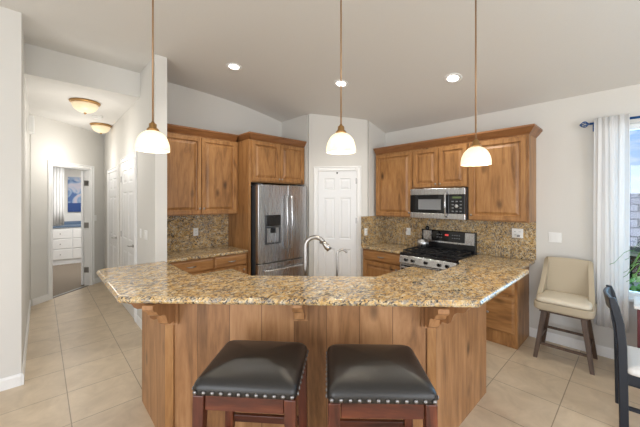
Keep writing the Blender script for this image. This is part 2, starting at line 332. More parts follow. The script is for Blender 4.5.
# end wall of the hall at 45 degrees with the door opening
d45 = sempty('wall_hall_end', (-.107, 6.36, 0), PI/4)
bm = B(); L_ = 1.482; o0, o1 = .345, 1.14
box(bm, 0, o0, 0, .11, 0, 2.95); box(bm, o1, L_, 0, .11, 0, 2.95); box(bm, o0, o1, 0, .11, 2.205, 2.95)
obj('wall_face', bm, 'wall', d45)
bm = B(); box(bm, -1.35, -1.2, 6.4, 10.7, 0, 2.7); box(bm, -1.2, 2.4, 10.55, 10.7, 0, 2.7); box(bm, 2.4, 2.5, 7.3, 10.7, 0, 2.7); box(bm, -1.35, -.25, 6.38, 6.47, 0, 2.7); box(bm, 1.07, 2.5, 7.3, 7.405, 0, 2.7); struct('wall_bath', bm, 'wall')
# baseboards
def baseboard(name, p0, p1, h=.105, t=.016):
    p0 = Vector(p0); p1 = Vector(p1); d = (p1-p0).normalized(); n = Vector((-d.y, d.x))     # n points into the room
    bm = B(); rings = []
    for p in (p0, p1):
        q = lambda k, z: (p.x+n.x*k, p.y+n.y*k, z)
        rings.append([q(.001, .001), q(t, .001), q(t, h*.8), q(t*.5, h), q(.001, h)])
    loops(bm, rings); return struct(name, bm, 'white')
baseboard('baseboard_right', (4.28, -3.5), (4.28, .90))
baseboard('baseboard_left', (-.122, 3.715), (-3.5, 3.715))
baseboard('baseboard_hall_left', (-.122, 6.36), (-.122, 3.70))
baseboard('baseboard_hall_right', (.94, 3.72), (.94, 4.53)); baseboard('baseboard_hall_far', (.94, 5.66), (.94, 5.78))
bm = B(); box(bm, .02, o0-.075, -.016, -.001, .001, .105); obj('baseboard', bm, 'white', d45)
bm = B(); box(bm, o1+.085, L_-.02, -.016, -.001, .001, .105); obj('baseboard', bm, 'white', d45)
bm = B(); box(bm, .925, 1.065, 3.700, 3.7155, .001, .105); struct('baseboard_stub', bm, 'white')

# doors ------------------------------------------------------------
PROF6 = [(0, 0), (.012, .006), (.022, .007), (.045, .0015)]
def six_panel(name, parent, x0, x1, z0, z1, yb, yf):    # slab facing -y with six raised panels
    bm = B(); w = x1-x0; st = .115*w/.62*.8; mid = .1*w/.62*.8
    xs = [(x0+st, x0+w/2-mid/2), (x0+w/2+mid/2, x1-st)]; h = z1-z0
    zs = [(z0+.10*h, z0+.40*h), (z0+.475*h, z0+.795*h), (z0+.855*h, z0+.945*h)]
    X = [x0, xs[0][0], xs[0][1], xs[1][0], xs[1][1], x1]; Z = [z0]+[v for p in zs for v in p]+[z1]
    # front face as a grid with sunk panels
    g = [[bm.verts.new((x, yf, z)) for x in X] for z in Z]
    for j in range(len(Z)-1):
        for i in range(5):
            q = [g[j][i], g[j][i+1], g[j+1][i+1], g[j+1][i]]
            if i in (1, 3) and j in (1, 3, 5):
                prev = q; a0, a1, c0, c1 = X[i], X[i+1], Z[j], Z[j+1]
                for ins, dy in ((.010, .009), (.020, .009), (.045, .002)):
                    cur = [bm.verts.new(p) for p in ((a0+ins, yf+dy, c0+ins), (a1-ins, yf+dy, c0+ins), (a1-ins, yf+dy, c1-ins), (a0+ins, yf+dy, c1-ins))]
                    for k in range(4): bm.faces.new((prev[k], prev[(k+1) % 4], cur[(k+1) % 4], cur[k]))
                    prev = cur
                bm.faces.new(prev)
            else: bm.faces.new(q)
    bk = [bm.verts.new(p) for p in ((x0, yb, z0), (x1, yb, z0), (x1, yb, z1), (x0, yb, z1))]; bm.faces.new(bk[::-1])
    for j in range(len(Z)-1): pass
    bm.faces.new([bk[0]]+[bk[1]]+[g[0][i] for i in range(5, -1, -1)]); bm.faces.new([bk[3], bk[2]]+[g[-1][i] for i in range(5, -1, -1)])
    bm.faces.new([bk[0], bk[3]]+[g[j][0] for j in range(len(Z)-1, -1, -1)]); bm.faces.new([bk[1], bk[2]]+[g[j][5] for j in range(len(Z)-1, -1, -1)])
    return obj(name, bm, 'door', parent)
def casing(parent, x0, x1, z1, w=.075, t=.022, name='casing'):
    for a, b, c, d in ((x0-w, x0, .001, z1+w), (x1, x1+w, .001, z1+w), (x0+.0005, x1-.0005, z1, z1+w)):
        bm = B(); ww = b-a
        if d-c > ww and c < 1: ringpanel(bm, a, b, c, d, [(0, -t*.8), (.012, -t), (.022, -t*.6)], -.001)
        else: ringpanel(bm, a, b, c, d, [(0, -t*.8), (.012, -t), (.022, -t*.6)], -.001)
        obj(name, bm, 'white', parent)
def knob(bm, x, y, z, r=.016, l=.03, n=14):    # a small knob sticking out along -y
    prof = [(r*.35, 0), (r*.35, l*.4), (r*.8, l*.55), (r, l*.75), (r*.8, l*.95), (r*.2, l)]
    loops(bm, [[(x+q*math.cos(2*PI*i/n), y-d, z+q*math.sin(2*PI*i/n)) for i in range(n)] for q, d in prof]); return bm
def lever(parent, x, z, y0, dirx=1):
    bm = B(); knob(bm, x, y0, z, .028, .012); tube(bm, [(x, y0-.01, z), (x, y0-.05, z), (x+dirx*.03, y0-.055, z), (x+dirx*.11, y0-.052, z-.004)], .008); return obj('door_lever', bm, 'nickel', parent, smooth=True)
def hinge(parent, x, z, y): bm = B(); box(bm, x-.012, x+.012, y-.008, y-.0005, z-.045, z+.045); obj('hinge', bm, 'nickel', parent)
dr = math.hypot(QX-PX, QY-PY)
pd = sempty('door_1', (PX, PY, 0), math.atan2(QY-PY, QX-PX))
cx0, cx1 = .157, .778
casing(pd, cx0, cx1, 2.095)
six_panel('door_slab', pd, cx0+.003, cx1-.003, .012, 2.09, -.002, -.014)
for z in (.35, 1.3, 1.93): hinge(pd, cx1-.004, z, -.012)
bm = B(); knob(bm, cx0+.05, -.015, .95, .026, .05); obj('door_knob', bm, 'nickel', pd, smooth=True)
bm = B(); box(bm, (cx0+cx1)/2-.012, (cx0+cx1)/2+.012, -.024, -.0145, 2.05, 2.075); obj('door_catch', bm, 'darkgrey', pd)
# hall right-hand doors (they face -x: local x runs towards the viewer)
hd = sempty('door_2', (.94, 5.56, 0), -PI/2); casing(hd, 0, .92, 2.2)
six_panel('door_slab', hd, .004, .916, .012, 2.195, -.002, -.012); lever(hd, .85, 1.0, -.012, -1)
for z in (.28, 1.1, 1.95): hinge(hd, .006, z, -.012)
he = sempty('door_3', (.94, 6.78, 0), -PI/2); casing(he, 0, .90, 2.12)
six_panel('door_slab', he, .004, .896, .012, 2.115, -.002, -.012); lever(he, .83, 1.0, -.012, -1)
# end door, swung open into the bathroom
de = sempty('door_4', (-.107, 6.36, 0), PI/4); casing(de, o0, o1, 2.205)
bm = B(); box(bm, o0+.0005, o0+.016, .001, .109, .001, 2.204); box(bm, o1-.016, o1-.0005, .001, .109, .001, 2.204); box(bm, o0+.017, o1-.017, .001, .109, 2.19, 2.2045); obj('jamb', bm, 'white', de)
bm = B(); ex = o1-.018
vx, vy = .52, .33; wx, wy = -.0185, .0295
hexa(bm, [(ex+a_*vx+b_*wx, .125+a_*vy+b_*wy, z) for z in (.012, 2.18) for a_, b_ in ((0, 0), (0, 1), (1, 1), (1, 0))])
obj('door_slab', bm, 'door', de)
for z in (.3, 1.15, 1.95): bm = B(); box(bm, o1-.026, o1-.0165, .02, .105, z-.05, z+.05); obj('hinge', bm, 'nickel', de)
bm = B(); box(bm, o0+.002, o1-.002, .03, .075, .0005, .008); obj('threshold', bm, 'nickel', de)

# window ------------------------------------------------------------
wn = sempty('window_1', (4.28, (WY0+WY1)/2, WZ0), -PI/2); hw = (WY1-WY0)/2; wh = WZ1-WZ0
bm = B(); f = .05
box(bm, -hw, hw, .06, .12, 0, f); box(bm, -hw, hw, .06, .12, wh-f, wh); box(bm, -hw, -hw+f, .06, .12, f, wh-f); box(bm, hw-f, hw, .06, .12, f, wh-f); box(bm, -.03, .03, .06, .12, f, wh-f)
obj('window_frame', bm, 'white', wn)
bm = B(); box(bm, -hw+f, -.03, .085, .09, f, wh-f); obj('pane', bm, 'pane', wn); bm = B(); box(bm, .03, hw-f, .085, .09, f, wh-f); obj('pane', bm, 'pane', wn)
bm = B(); box(bm, -hw-.04, hw+.04, -.045, -.001, -.025, .006); box(bm, -hw, hw, -.001, .06, 0, .006); obj('window_sill', bm, 'white', wn, bevel=.004)

# ================================================================== CABINETS
def cabinet_door(parent, x0, x1, z0, z1, D, knobx=None, knobz=None, horiz=False, name='door'):
    bm = B(); y = -D-.002
    fr = .058 if not horiz else .035
    pr = [(0, y-.012), (.005, y-.022), (fr-.008, y-.022), (fr, y-.006), (fr+.010, y-.004), (fr+.040, y-.019)]
    if horiz: pr = [(0, y-.004), (.006, y-.012), (.022, y-.022)]
    ringpanel(bm, x0, x1, z0, z1, pr, y); d = obj(name, bm, 'alder_x' if horiz else 'alder', parent)
    if horiz:
        bm = B(); xc = (x0+x1)/2; z = (z0+z1)/2; yy = y-.02
        if knobx == 'knob': knob(bm, xc, yy, z, .014, .026)
        else: tube(bm, [(xc-.055, yy, z+.004), (xc-.05, yy-.018, z+.003), (xc-.02, yy-.028, z), (xc+.02, yy-.028, z), (xc+.05, yy-.018, z+.003), (xc+.055, yy, z+.004)], [.004, .005, .008, .008, .005, .004], 8)
        obj('knob' if knobx == 'knob' else 'pull', bm, 'nickel', d, smooth=True)
    elif knobx is not None:
        bm = B(); knob(bm, knobx, y-.02, knobz, .014, .026); obj('knob', bm, 'nickel', d, smooth=True)
    return d
def crown(parent, Wd, D, z0, oL=0, oR=0):
    bm = B(); rings = []
    for o, z in ((.004, 0), (.010, .012), (.022, .022), (.050, .060), (.062, .072), (.062, .092)):
        a, b = -o*oL, Wd+o*oR; rings.append([(a, -D-o, z0+z), (b, -D-o, z0+z), (b, -.001, z0+z), (a, -.001, z0+z)])
    loops(bm, rings); return obj('crown_moulding', bm, 'crown', parent)
def cabinet(label, loc, rot, Wd, D, H, cat='cabinet', name='wall_cabinet', group=None):
    t = thing(name, label, cat, loc, rot, group); bm = B(); box(bm, 0, Wd, -D, -.001, 0, H); obj('carcass', bm, 'alder', t, bevel=.002); return t
UG = 'knotty wood upper cabinets'
# fridge wall uppers
zb, zt = 1.42, 2.50
c = cabinet('upper knotty alder cabinet with two tall doors left of the fridge enclosure', (1.068, 4.459, zb), 0, 1.10, .33, zt-zb, group=UG)
H = zt-zb; cabinet_door(c, .012, .546, .012, H-.02, .33, .52, .09); cabinet_door(c, .552, 1.085, .012, H-.02, .33, .578, .09); crown(c, 1.072, .33, H)
# fridge enclosure: tall side panel + over-fridge cabinet
c = cabinet('two-door wooden cabinet over the fridge with tall end panel down its left side', (2.207, 4.459, 1.885), 0, .998, .645, .615, name='fridge_cabinet', group=UG)
bm = B(); box(bm, -.037, -.002, -.645, -.001, -1.885, .614); obj('side_panel', bm, 'alder', c)
cabinet_door(c, .012, .496, .015, .60, .645, .473, .06); cabinet_door(c, .502, .986, .015, .60, .645, .525, .06); crown(c, .998, .645, .615, 1.0, 0)
# left base run
t = cabinet('wooden base cabinet with two drawers left of the fridge', (1.07, 4.459, .10), 0, 1.098, .61, .775, name='base_cabinet')
for a, b in ((.012, .606), (.612, 1.086)):
    cabinet_door(t, a, b, .61, .765, .61, horiz=True, name='drawer'); cabinet_door(t, a, b, .01, .60, .61, (a+b)/2+.18, .55)
bm = B(); box(bm, .01, 1.09, -.54, -.01, -.10, 0); obj('toe_kick', bm, 'crown', t)
# right wall uppers (local x runs along -Y)
RX = 4.279
def ry(y): return (RX, y)
c = cabinet('single-door wooden upper cabinet in the corner left of the microwave', (RX, 2.905, 1.372), -PI/2, .66, .33, .985, group=UG)
cabinet_door(c, .012, .648, .012, .965, .33, .615, .07); crown(c, .66, .33, .985)
c = cabinet('two-door wooden upper cabinet directly above the microwave', (RX, 2.243, 1.79), -PI/2, .762, .33, .567, group=UG)
cabinet_door(c, .01, .378, .012, .547, .33, .35, .055); cabinet_door(c, .384, .752, .012, .547, .33, .412, .055); crown(c, .762, .33, .567)
c = cabinet('wide single-door wooden upper cabinet right of the microwave with end crown', (RX, 1.479, 1.372), -PI/2, .644, .33, .985, group=UG)
cabinet_door(c, .012, .618, .012, .965, .33, .045, .07); crown(c, .644, .33, .985, 0, 1)
# right base run
t = cabinet('wooden base cabinet with one drawer left of the range', (RX, 2.945, .10), -PI/2, .705, .61, .775, name='base_cabinet')
cabinet_door(t, .02, .695, .61, .765, .61, horiz=True, name='drawer'); cabinet_door(t, .02, .695, .01, .60, .61, .62, .55)
bm = B(); box(bm, .01, .695, -.54, -.01, -.10, 0); obj('toe_kick', bm, 'crown', t)
t = cabinet('wooden drawer cabinet at the counter end beside the beige chair', (RX, 1.462, .001), -PI/2, .557, .50, .875, name='base_cabinet')
cabinet_door(t, .012, .53, .580, .80, .50, 'knob', horiz=True, name='drawer'); cabinet_door(t, .012, .53, .145, .552, .50, 'knob', horiz=True, name='drawer')

# worktops and splashbacks ------------------------------------------
def slab(name, label, poly, z0, z1, cat='countertop', bev=.012):
    bm = B(); prism(bm, poly, z0, z1); return tag(obj(name, bm, 'granite', bevel=bev, seg=3), label, cat)
slab('granite_countertop', 'gold granite worktop over the drawers left of the fridge', [(1.067, 3.82), (2.168, 3.82), (2.168, 4.457), (1.067, 4.457)], .877, .914)
slab('granite_countertop', 'gold granite worktop in the corner between the white door and the range', [(3.63, 2.241), (4.277, 2.241), (4.277, 2.947), (3.63, 2.947)], .877, .914)
slab('granite_countertop', 'gold granite worktop right of the range ending beside the beige chair', [(3.60, .845), (4.277, .845), (4.277, 1.462), (3.60, 1.462)], .877, .914)
bm = B(); box(bm, 1.068, 2.168, 4.437, 4.458, .915, 1.419); tag(obj('granite_backsplash', bm, 'granite'), 'gold granite backsplash on the wall left of the fridge', 'backsplash')
bm = B(); box(bm, 1.0665, 1.085, 3.82, 4.436, .915, 1.419); tag(obj('granite_backsplash', bm, 'granite'), 'narrow granite return splash on the white wall end left of the drawers', 'backsplash')
bm = B(); box(bm, 4.258, 4.278, .835, 2.928, .915, 1.371); tag(obj('granite_backsplash', bm, 'granite'), 'long dark speckled granite backsplash behind the range', 'backsplash')
bm = B(); box(bm, 3.63, 4.257, 2.929, 2.949, .915, 1.371); tag(obj('granite_backsplash', bm, 'granite'), 'short granite backsplash on the wall beside the white pantry door', 'backsplash')

# ================================================================== BREAKFAST BAR
ZB = 1.07
isl = thing('breakfast_bar', 'knotty alder breakfast bar with plank panels and corbels under the granite', 'kitchen island', (1.3, 1.5, 0))
IO = Vector((1.3, 1.5, 0))
def ipart(name, bm, mat, loc, rot, **k): return obj(name, bm, mat, isl, loc=tuple(Vector(loc)-IO), rot=rot, **k)
A0 = Vector((.60, 2.115, 0)); A1 = Vector((1.83, .885, 0)); DL = (A1-A0).length
zk = ZB-.042
bm = B(); box(bm, .001, DL-.001, 0, .02, 0, zk); ipart('front_panel', bm, 'plank', A0, -PI/4)
bm = B(); box(bm, .001, .635, 0, .02, 0, zk); ipart('left_panel', bm, 'board', (.60, 2.75, 0), -PI/2)
bm = B(); box(bm, .001, .92, 0, .02, 0, zk); ipart('right_panel', bm, 'board', (1.83, .885, 0), 0)
# corner posts
for p in ((A0, -PI/4, 0.0, .055), (A1, -PI/4, DL-.055, .055)):
    bm = B(); box(bm, p[2], p[2]+p[3], -.012, -.001, 0, zk-.19); ipart('corner_stile', bm, 'alder', A0, -PI/4)
# knee wall core + lower cabinets
core = [(.622, 2.75), (.622, 2.13), (1.845, .907), (2.75, .907), (2.75, 1.03), (1.90, 1.03), (.745, 2.185), (.745, 2.75)]
bm = B(); prism(bm, [(x-IO.x, y-IO.y) for x, y in core], 0, zk); obj('knee_wall', bm, 'alder', isl)
low = [(.747, 2.75), (.747, 2.188), (1.903, 1.032), (2.75, 1.032), (2.75, 1.63), (2.24, 1.63), (1.43, 2.44), (1.43, 2.75)]
bm = B(); prism(bm, [(x-IO.x, y-IO.y) for x, y in low], .0, .875); obj('cabinet_body', bm, 'alder', isl)
def corbel(out=.26, h=.195, th=.06):       # profile in the y-z plane, outwards = -y; top at z=0
    prof = [(a*out, -b*h) for a, b in ((0, 0), (1, 0), (1, .12), (.94, .20), (.86, .24), (.80, .36), (.72, .43), (.58, .46), (.48, .54), (.43, .68), (.39, .82), (.30, .90), (.13, .90), (.10, 1), (0, 1))]
    bm = B(); loops(bm, [[(-th/2, -a, b) for a, b in prof], [(th/2, -a, b) for a, b in prof]]); box(bm, -th*.75, th*.75, -.014, -.0005, -h-.012, -.0005); return bm
for loc, rot in ((A0, -PI/4), (A1, -PI/4)): pass
def dpos(s, off=0): return A0+Vector((math.cos(-PI/4), math.sin(-PI/4), 0))*s
for s in (.045, DL-.05): ipart('corbel', corbel(), 'board', dpos(s)+Vector((-.0092, -.0092, zk-.001)), -PI/4)
ipart('corbel', corbel(.22, .165), 'board', dpos(DL*.507)+Vector((-.001, -.001, zk-.001)), -PI/4)
ipart('corbel', corbel(.22), 'board', (.599, 2.17, zk-.001), -PI/2)
ipart('corbel', corbel(.22), 'board', (1.885, .884, zk-.001), 0)
bar = [(.32, 2.03), (1.753, .592), (2.86, .60), (2.86, 1.08), (2.02, 1.08), (.835, 2.265), (.835, 2.98), (.37, 2.98), (.32, 2.93)]
slab('granite_bar_top', 'large angled gold granite bar top with polished edge over the island', bar, ZB-.04, ZB, 'countertop', .019)
lowtop = [(.748, 2.90), (.748, 2.19), (1.904, 1.034), (2.92, 1.034), (2.92, 1.68), (2.27, 1.68), (1.46, 2.49), (1.46, 2.90)]
bm = B(); prism(bm, lowtop, .876, .914); tag(obj('granite_countertop', bm, 'granite', bevel=.012, seg=3), 'lower granite worktop holding the faucets behind the raised bar', 'countertop')

# faucets -------------------------------------------------------------
def faucet(name, label, loc, rot, r, h, reach, drop, head):
    t = thing(name, label, 'faucet', loc, rot)
    bm = B(); lathe(bm, [(r*2.1, 0), (r*2.1, .006), (r*1.5, .02), (r*1.35, .06), (r*1.05, .075)], n=18); obj('base', bm, 'nickel', t, smooth=True)
    R = reach/2; pts = [(0, 0, .06), (0, 0, (h-R)*.5), (0, 0, h-R)]+[(R-R*math.cos(a*PI/12), 0, h-R+R*math.sin(a*PI/12)) for a in range(1, 11)]
    tube_b = B(); tube(tube_b, pts, r, 12); obj('spout', tube_b, 'nickel', t, smooth=True)
    if head:
        p = Vector(pts[-1]); d = (Vector(pts[-1])-Vector(pts[-2])).normalized()
        bm = B(); tube(bm, [p-d*.002, p+d*.02, p+d*.05, p+d*.075], [r*1.05, r*1.25, r*1.5, r*1.3], 14); obj('spray_head', bm, 'nickel', t, smooth=True)
        bm = B(); tube(bm, [(0, 0, .05), (0, .035, .055), (0, .10, .10)], [.011, .010, .007], 10); obj('handle', bm, 'nickel', t, smooth=True)
    return t
faucet('kitchen_faucet', 'tall nickel gooseneck faucet with pull-down spray head behind the bar', (1.502, 1.772, .9145), math.radians(-43), .0165, .42, .15, .1, True)
faucet('water_faucet', 'small slim hooked nickel drinking-water faucet right of the gooseneck', (1.672, 1.595, .9145), math.radians(-43), .0095, .325, .08, .1, False)

# ================================================================== APPLIANCES
# refrigerator: local frame, faces -y
FW = .90; FD = .80
t = thing('refrigerator', 'stainless french-door fridge with water dispenser under the wooden cabinet', 'refrigerator', (2.228, 4.45, 0))
bm = B(); box(bm, .012, FW-.012, -.72, 0, .02, 1.83); obj('body', bm, 'darkgrey', t)
def fdoor(x0, x1, z0, z1, name):
    bm = B(); n = 10; fr = []
    rings = []
    for z in (z0, z1):
        r = [(x0, -.722, z)]+[(x0+(x1-x0)*i/n, -.792-.022*math.sin(PI*(x0+(x1-x0)*i/n)/FW)**.7, z) for i in range(n+1)]+[(x1, -.722, z)]; rings.append(r)
    loops(bm, rings); return obj(name, bm, 'steel', t, bevel=.008, seg=3)
sp = .505
left = fdoor(.004, sp-.003, .725, 1.845, 'door'); right = fdoor(sp+.003, FW-.004, .725, 1.845, 'door'); fz = fdoor(.004, FW-.004, .06, .71, 'freezer_drawer')
def bar_handle(parent, p0, p1, out, r=.011, mat='steel_light'):
    p0, p1 = Vector(p0), Vector(p1); o = Vector((0, -out, 0)); d = (p1-p0)
    bm = B(); tube(bm, [p0, p0+o*.7+d*.02, p0+o+d*.06, p0+o*1.15+d*.5, p1+o-d*.06, p1+o*.7-d*.02, p1], r, 10); return obj('handle', bm, mat, parent, smooth=True)
bar_handle(left, (sp-.045, -.812, .90), (sp-.045, -.812, 1.70), .05, .014); bar_handle(right, (sp+.045, -.812, .90), (sp+.045, -.812, 1.70), .05, .014)
bar_handle(fz, (.08, -.803, .62), (FW-.08, -.803, .62), .055, .014)
bm = B(); box(bm, .115, .365, -.832, -.806, 1.25, 1.41); dp = obj('dispenser_panel', bm, 'blackglass', left, bevel=.004)
bm = B(); ringpanel(bm, .115, .365, .99, 1.245, [(0, -.826), (.016, -.826), (.03, -.800)], -.800); obj('dispenser_recess', bm, 'darkgrey', left)
bm = B(); box(bm, .2, .28, -.822, -.801, 1.15, 1.22); obj('dispenser_spout', bm, 'black', left)
bm = B(); box(bm, .06, .84, -.74, -.69, .0, .055); obj('kick_grille', bm, 'black', t)
bm = B(); box(bm, .02, .10, -.76, -.68, 1.846, 1.862); obj('hinge_cover', bm, 'darkgrey', t); bm = B(); box(bm, FW-.10, FW-.02, -.76, -.68, 1.846, 1.862); obj('hinge_cover', bm, 'darkgrey', t)

# gas range, local x along -Y, faces -y local
t = thing('gas_range', 'stainless gas range with black grates between the two worktops', 'range', (4.255, 2.237, 0), -PI/2)
RW = .758; RD = .68
bm = B(); box(bm, 0, RW, -RD+.05, 0, .03, .88); obj('body', bm, 'darkgrey', t)
bm = B(); box(bm, .0, RW, -RD+.01, 0, .881, .917); obj('cooktop', bm, 'black', t, bevel=.006)
bm = B(); hexa(bm, [(0, -RD-.012, .78), (RW, -RD-.012, .78), (RW, -RD+.049, .78), (0, -RD+.049, .78), (0, -RD+.012, .88), (RW, -RD+.012, .88), (RW, -RD+.049, .88), (0, -RD+.049, .88)])
cp = obj('control_panel', bm, 'steel_light', t, bevel=.006)
for x in (.10, .20, .38, .555, .655):
    bm = B(); knob(bm, x, -RD+.002, .83, .021, .034, 16); box(bm, x-.004, x+.004, -RD-.036, -RD-.030, .812, .848); obj('burner_knob', bm, 'black', cp)
bm = B(); box(bm, .004, RW-.004, -RD+.004, -RD+.049, .20, .77); dd = obj('oven_door', bm, 'steel', t, bevel=.005)
bm = B(); box(bm, .03, RW-.03, -RD-.002, -RD+.0035, .28, .755); obj('oven_window', bm, 'blackglass', dd)
bm = B(); tube(bm, [(.06, -RD-.001, .735), (.06, -RD-.045, .735), (.08, -RD-.05, .735), (RW-.08, -RD-.05, .735), (RW-.06, -RD-.045, .735), (RW-.06, -RD-.001, .735)], .012, 10); obj('handle', bm, 'steel_light', dd, smooth=True)
bm = B(); box(bm, .004, RW-.004, -RD+.006, -RD+.049, .04, .19); obj('storage_drawer', bm, 'steel', t, bevel=.005)
# grates: three cast iron sections, each with its burners
for k in range(3):
    x0 = .02+k*.24; x1 = x0+.235; bm = B()
    for y in (-.61, -.46, -.31, -.16): box(bm, x0, x1, y-.006, y+.006, .935, .952)
    for x in (x0, (x0+x1)/2-.006, x1-.012): box(bm, x, x+.012, -.62, -.15, .935, .952)
    for x in (x0, x1-.012):
        for y in (-.62, -.162): box(bm, x, x+.012, y, y+.012, .9175, .935)
    obj('grate', bm, 'iron', t)
for x, y in ((.14, -.50), (.14, -.27), (.38, -.385), (.62, -.50), (.62, -.27)):
    bm = B(); lathe(bm, [(.05, .9175), (.05, .924), (.036, .926), (.036, .934), (.02, .9345)], x, y, 18); obj('burner', bm, 'iron', t, smooth=False)
bm = B(); hexa(bm, [(0, -.075, .918), (RW, -.075, .918), (RW, 0, .918), (0, 0, .918), (0, -.055, 1.19), (RW, -.055, 1.19), (RW, 0, 1.19), (0, 0, 1.19)]); bgd = obj('backguard', bm, 'black', t, bevel=.006)
def tilt(x0, x1, z0, z1, y0, th):     # a plate lying on the tilted backguard
    f = lambda z: -.075+.02*(z-.918)/.272
    bm = B(); return hexa(bm, [(x0, f(z0)-th, z0), (x1, f(z0)-th, z0), (x1, f(z0)-.0005, z0), (x0, f(z0)-.0005, z0), (x0, f(z1)-th, z1), (x1, f(z1)-th, z1), (x1, f(z1)-.0005, z1), (x0, f(z1)-.0005, z1)])
obj('steel_corner', tilt(.015, .15, 1.02, 1.178, 0, .006), 'steel_light', bgd); obj('steel_corner', tilt(.625, .745, 1.02, 1.178, 0, .006), 'steel_light', bgd)
obj('steel_strip', tilt(.151, .624, 1.02, 1.04, 0, .006), 'steel_light', bgd)
pn = obj('display_panel', tilt(.155, .62, 1.045, 1.178, 0, .005), 'blackglass', bgd)
obj('clock_display', tilt(.35, .40, 1.12, 1.145, 0, .007), 'red', pn)
for k, x in enumerate((.23, .26, .29, .45, .48, .51, .54)):
    obj('button', tilt(x, x+.018, 1.09, 1.10, 0, .007), 'grey', pn); obj('button', tilt(x, x+.018, 1.13, 1.14, 0, .007), 'grey', pn)
# microwave
t = thing('microwave', 'stainless over-the-range microwave under the two-door cabinet', 'microwave', (4.256, 2.237, 1.376), -PI/2); MW = .754
bm = B(); box(bm, 0, MW, -.37, 0, 0, .405); obj('body', bm, 'darkgrey', t)
bm = B(); box(bm, .0, MW, -.40, -.371, .32, .405); obj('top_band', bm, 'steel_light', t, bevel=.006)
bm = B(); box(bm, .0, MW, -.40, -.371, .0, .075); obj('bottom_band', bm, 'steel_light', t, bevel=.006)
bm = B(); box(bm, .0, .55, -.405, -.371, .077, .318); d = obj('door', bm, 'blackglass', t, bevel=.005)
bm = B(); ringpanel(bm, .13, .45, .12, .26, [(0, -.411), (.012, -.411), (.016, -.407)], -.4055); obj('door_window', bm, 'grey', d)
bm = B(); tube(bm, [(.52, -.405, .03), (.52, -.44, .05), (.52, -.448, .19), (.52, -.44, .34), (.52, -.405, .36)], .012, 10); obj('handle', bm, 'steel_light', d, smooth=True)
bm = B(); box(bm, .553, MW, -.403, -.371, .077, .318); kp = obj('keypad', bm, 'blackglass', t, bevel=.004)
bm = B(); box(bm, .60, .71, -.406, -.4035, .27, .295); obj('display', bm, 'green', kp)
for i in range(3):
    for j in range(4):
        if (i, j) != (1, 1) and (i, j) != (1, 2): bm = B(); box(bm, .59+i*.05, .615+i*.05, -.406, -.4035, .10+j*.042, .113+j*.042); obj('button', bm, 'grey', kp)
bm = B(); knob(bm, .653, -.4035, .172, .022, .012, 18); obj('dial', bm, 'steel_light', kp)
for i in range(3): bm = B(); box(bm, .1+i*.2, .26+i*.2, -.3, -.1, -.006, -.0005); obj('grease_filter' if i != 1 else 'task_light', bm, 'grey', t)
# kettle on the back left burner, and the timer on the backguard
t = thing('kettle', 'small steel kettle with round black handle on the back of the range', 'kettle', (3.99, 2.12, .953), .5)
t.scale = (1.12, 1.12, 1.12)
bm = B(); lathe(bm, [(.062, 0), (.072, .008), (.074, .06), (.066, .095), (.04, .112), (.012, .118), (.012, .128), (.002, .13)], n=28); obj('body', bm, 'steel', t, smooth=True)
bm = B(); tube(bm, [(.068*math.sin(a_*PI/8), 0, .165-.068*math.cos(a_*PI/8)) for a_ in range(-7, 8)], .010, 10); obj('handle', bm, 'black', t, smooth=True)
bm = B(); tube(bm, [(.06, 0, .055), (.09, 0, .085), (.105, 0, .10)], [.016, .011, .008], 10); obj('spout', bm, 'black', t, smooth=True)
bm = B(); lathe(bm, [(.022, 1.1905), (.026, 1.20), (.026, 1.225), (.016, 1.235), (.015, 1.242), (.002, 1.245)], 4.228, 2.17, 18); tag(obj('kitchen_timer', bm, 'black', smooth=True), 'small black kitchen timer on the top left of the range backguard', 'timer')

# ================================================================== OUTLETS AND SWITCHES
def plate(name, label, loc, rot, gang=1, kind='outlet', cat='outlet'):
    t = thing(name, label, cat, loc, rot, None); w = .036+.023*(gang-1)
    bm = B(); ringpanel(bm, -w, w, -.057, .057, [(0, -.003), (.004, -.006)], -.0005); obj('cover_plate', bm, 'plate', t)
    for g in range(gang):
        x = (g-(gang-1)/2)*.046
        if kind == 'outlet':
            for z in (-.02, .02): bm = B(); box(bm, x-.016, x+.016, -.009, -.0062, z-.014, z+.014); r = obj('receptacle', bm, 'plate', t); bm = B(); box(bm, x-.007, x-.004, -.0096, -.0092, z-.006, z+.006); box(bm, x+.004, x+.007, -.0096, -.0092, z-.006, z+.006); obj('slot', bm, 'slot', r)
        else: bm = B(); box(bm, x-.016, x+.016, -.010, -.0062, -.033, .033); obj('rocker', bm, 'plate', t, bevel=.002)
    return t
plate('wall_outlet', 'white outlet on the granite backsplash left of the fridge', (1.66, 4.436, 1.16), 0)
plate('wall_outlet', 'white outlet on the short backsplash beside the pantry door', (3.72, 2.928, 1.13), 0)
plate('wall_outlet', 'white outlet on the long backsplash just left of the range', (4.257, 2.50, 1.13), -PI/2)
plate('wall_outlet', 'white double outlet near the right end of the granite backsplash', (4.257, 1.02, 1.22), -PI/2, 2)
plate('light_switch', 'white double light switch on the wall above the beige chair', (4.279, .66, 1.20), -PI/2, 2, 'switch', 'switch')
plate('light_switch', 'single light switch on the hall wall, the one closer to the panelled door', (.939, 4.36, 1.20), -PI/2, 1, 'switch', 'switch')
plate('light_switch', 'double light switch on the hall wall nearest the kitchen corner', (.939, 4.10, 1.20), -PI/2, 2, 'switch', 'switch')
plate('light_switch', 'single light switch at the far hall end right of the open door', (.775, 7.239, 1.28), PI/4, 1, 'switch', 'switch')
t = thing('plug_adapter', 'white plug-in adapter in the outlet left of the range', 'adapter', (4.257, 2.50, 1.13), -PI/2)
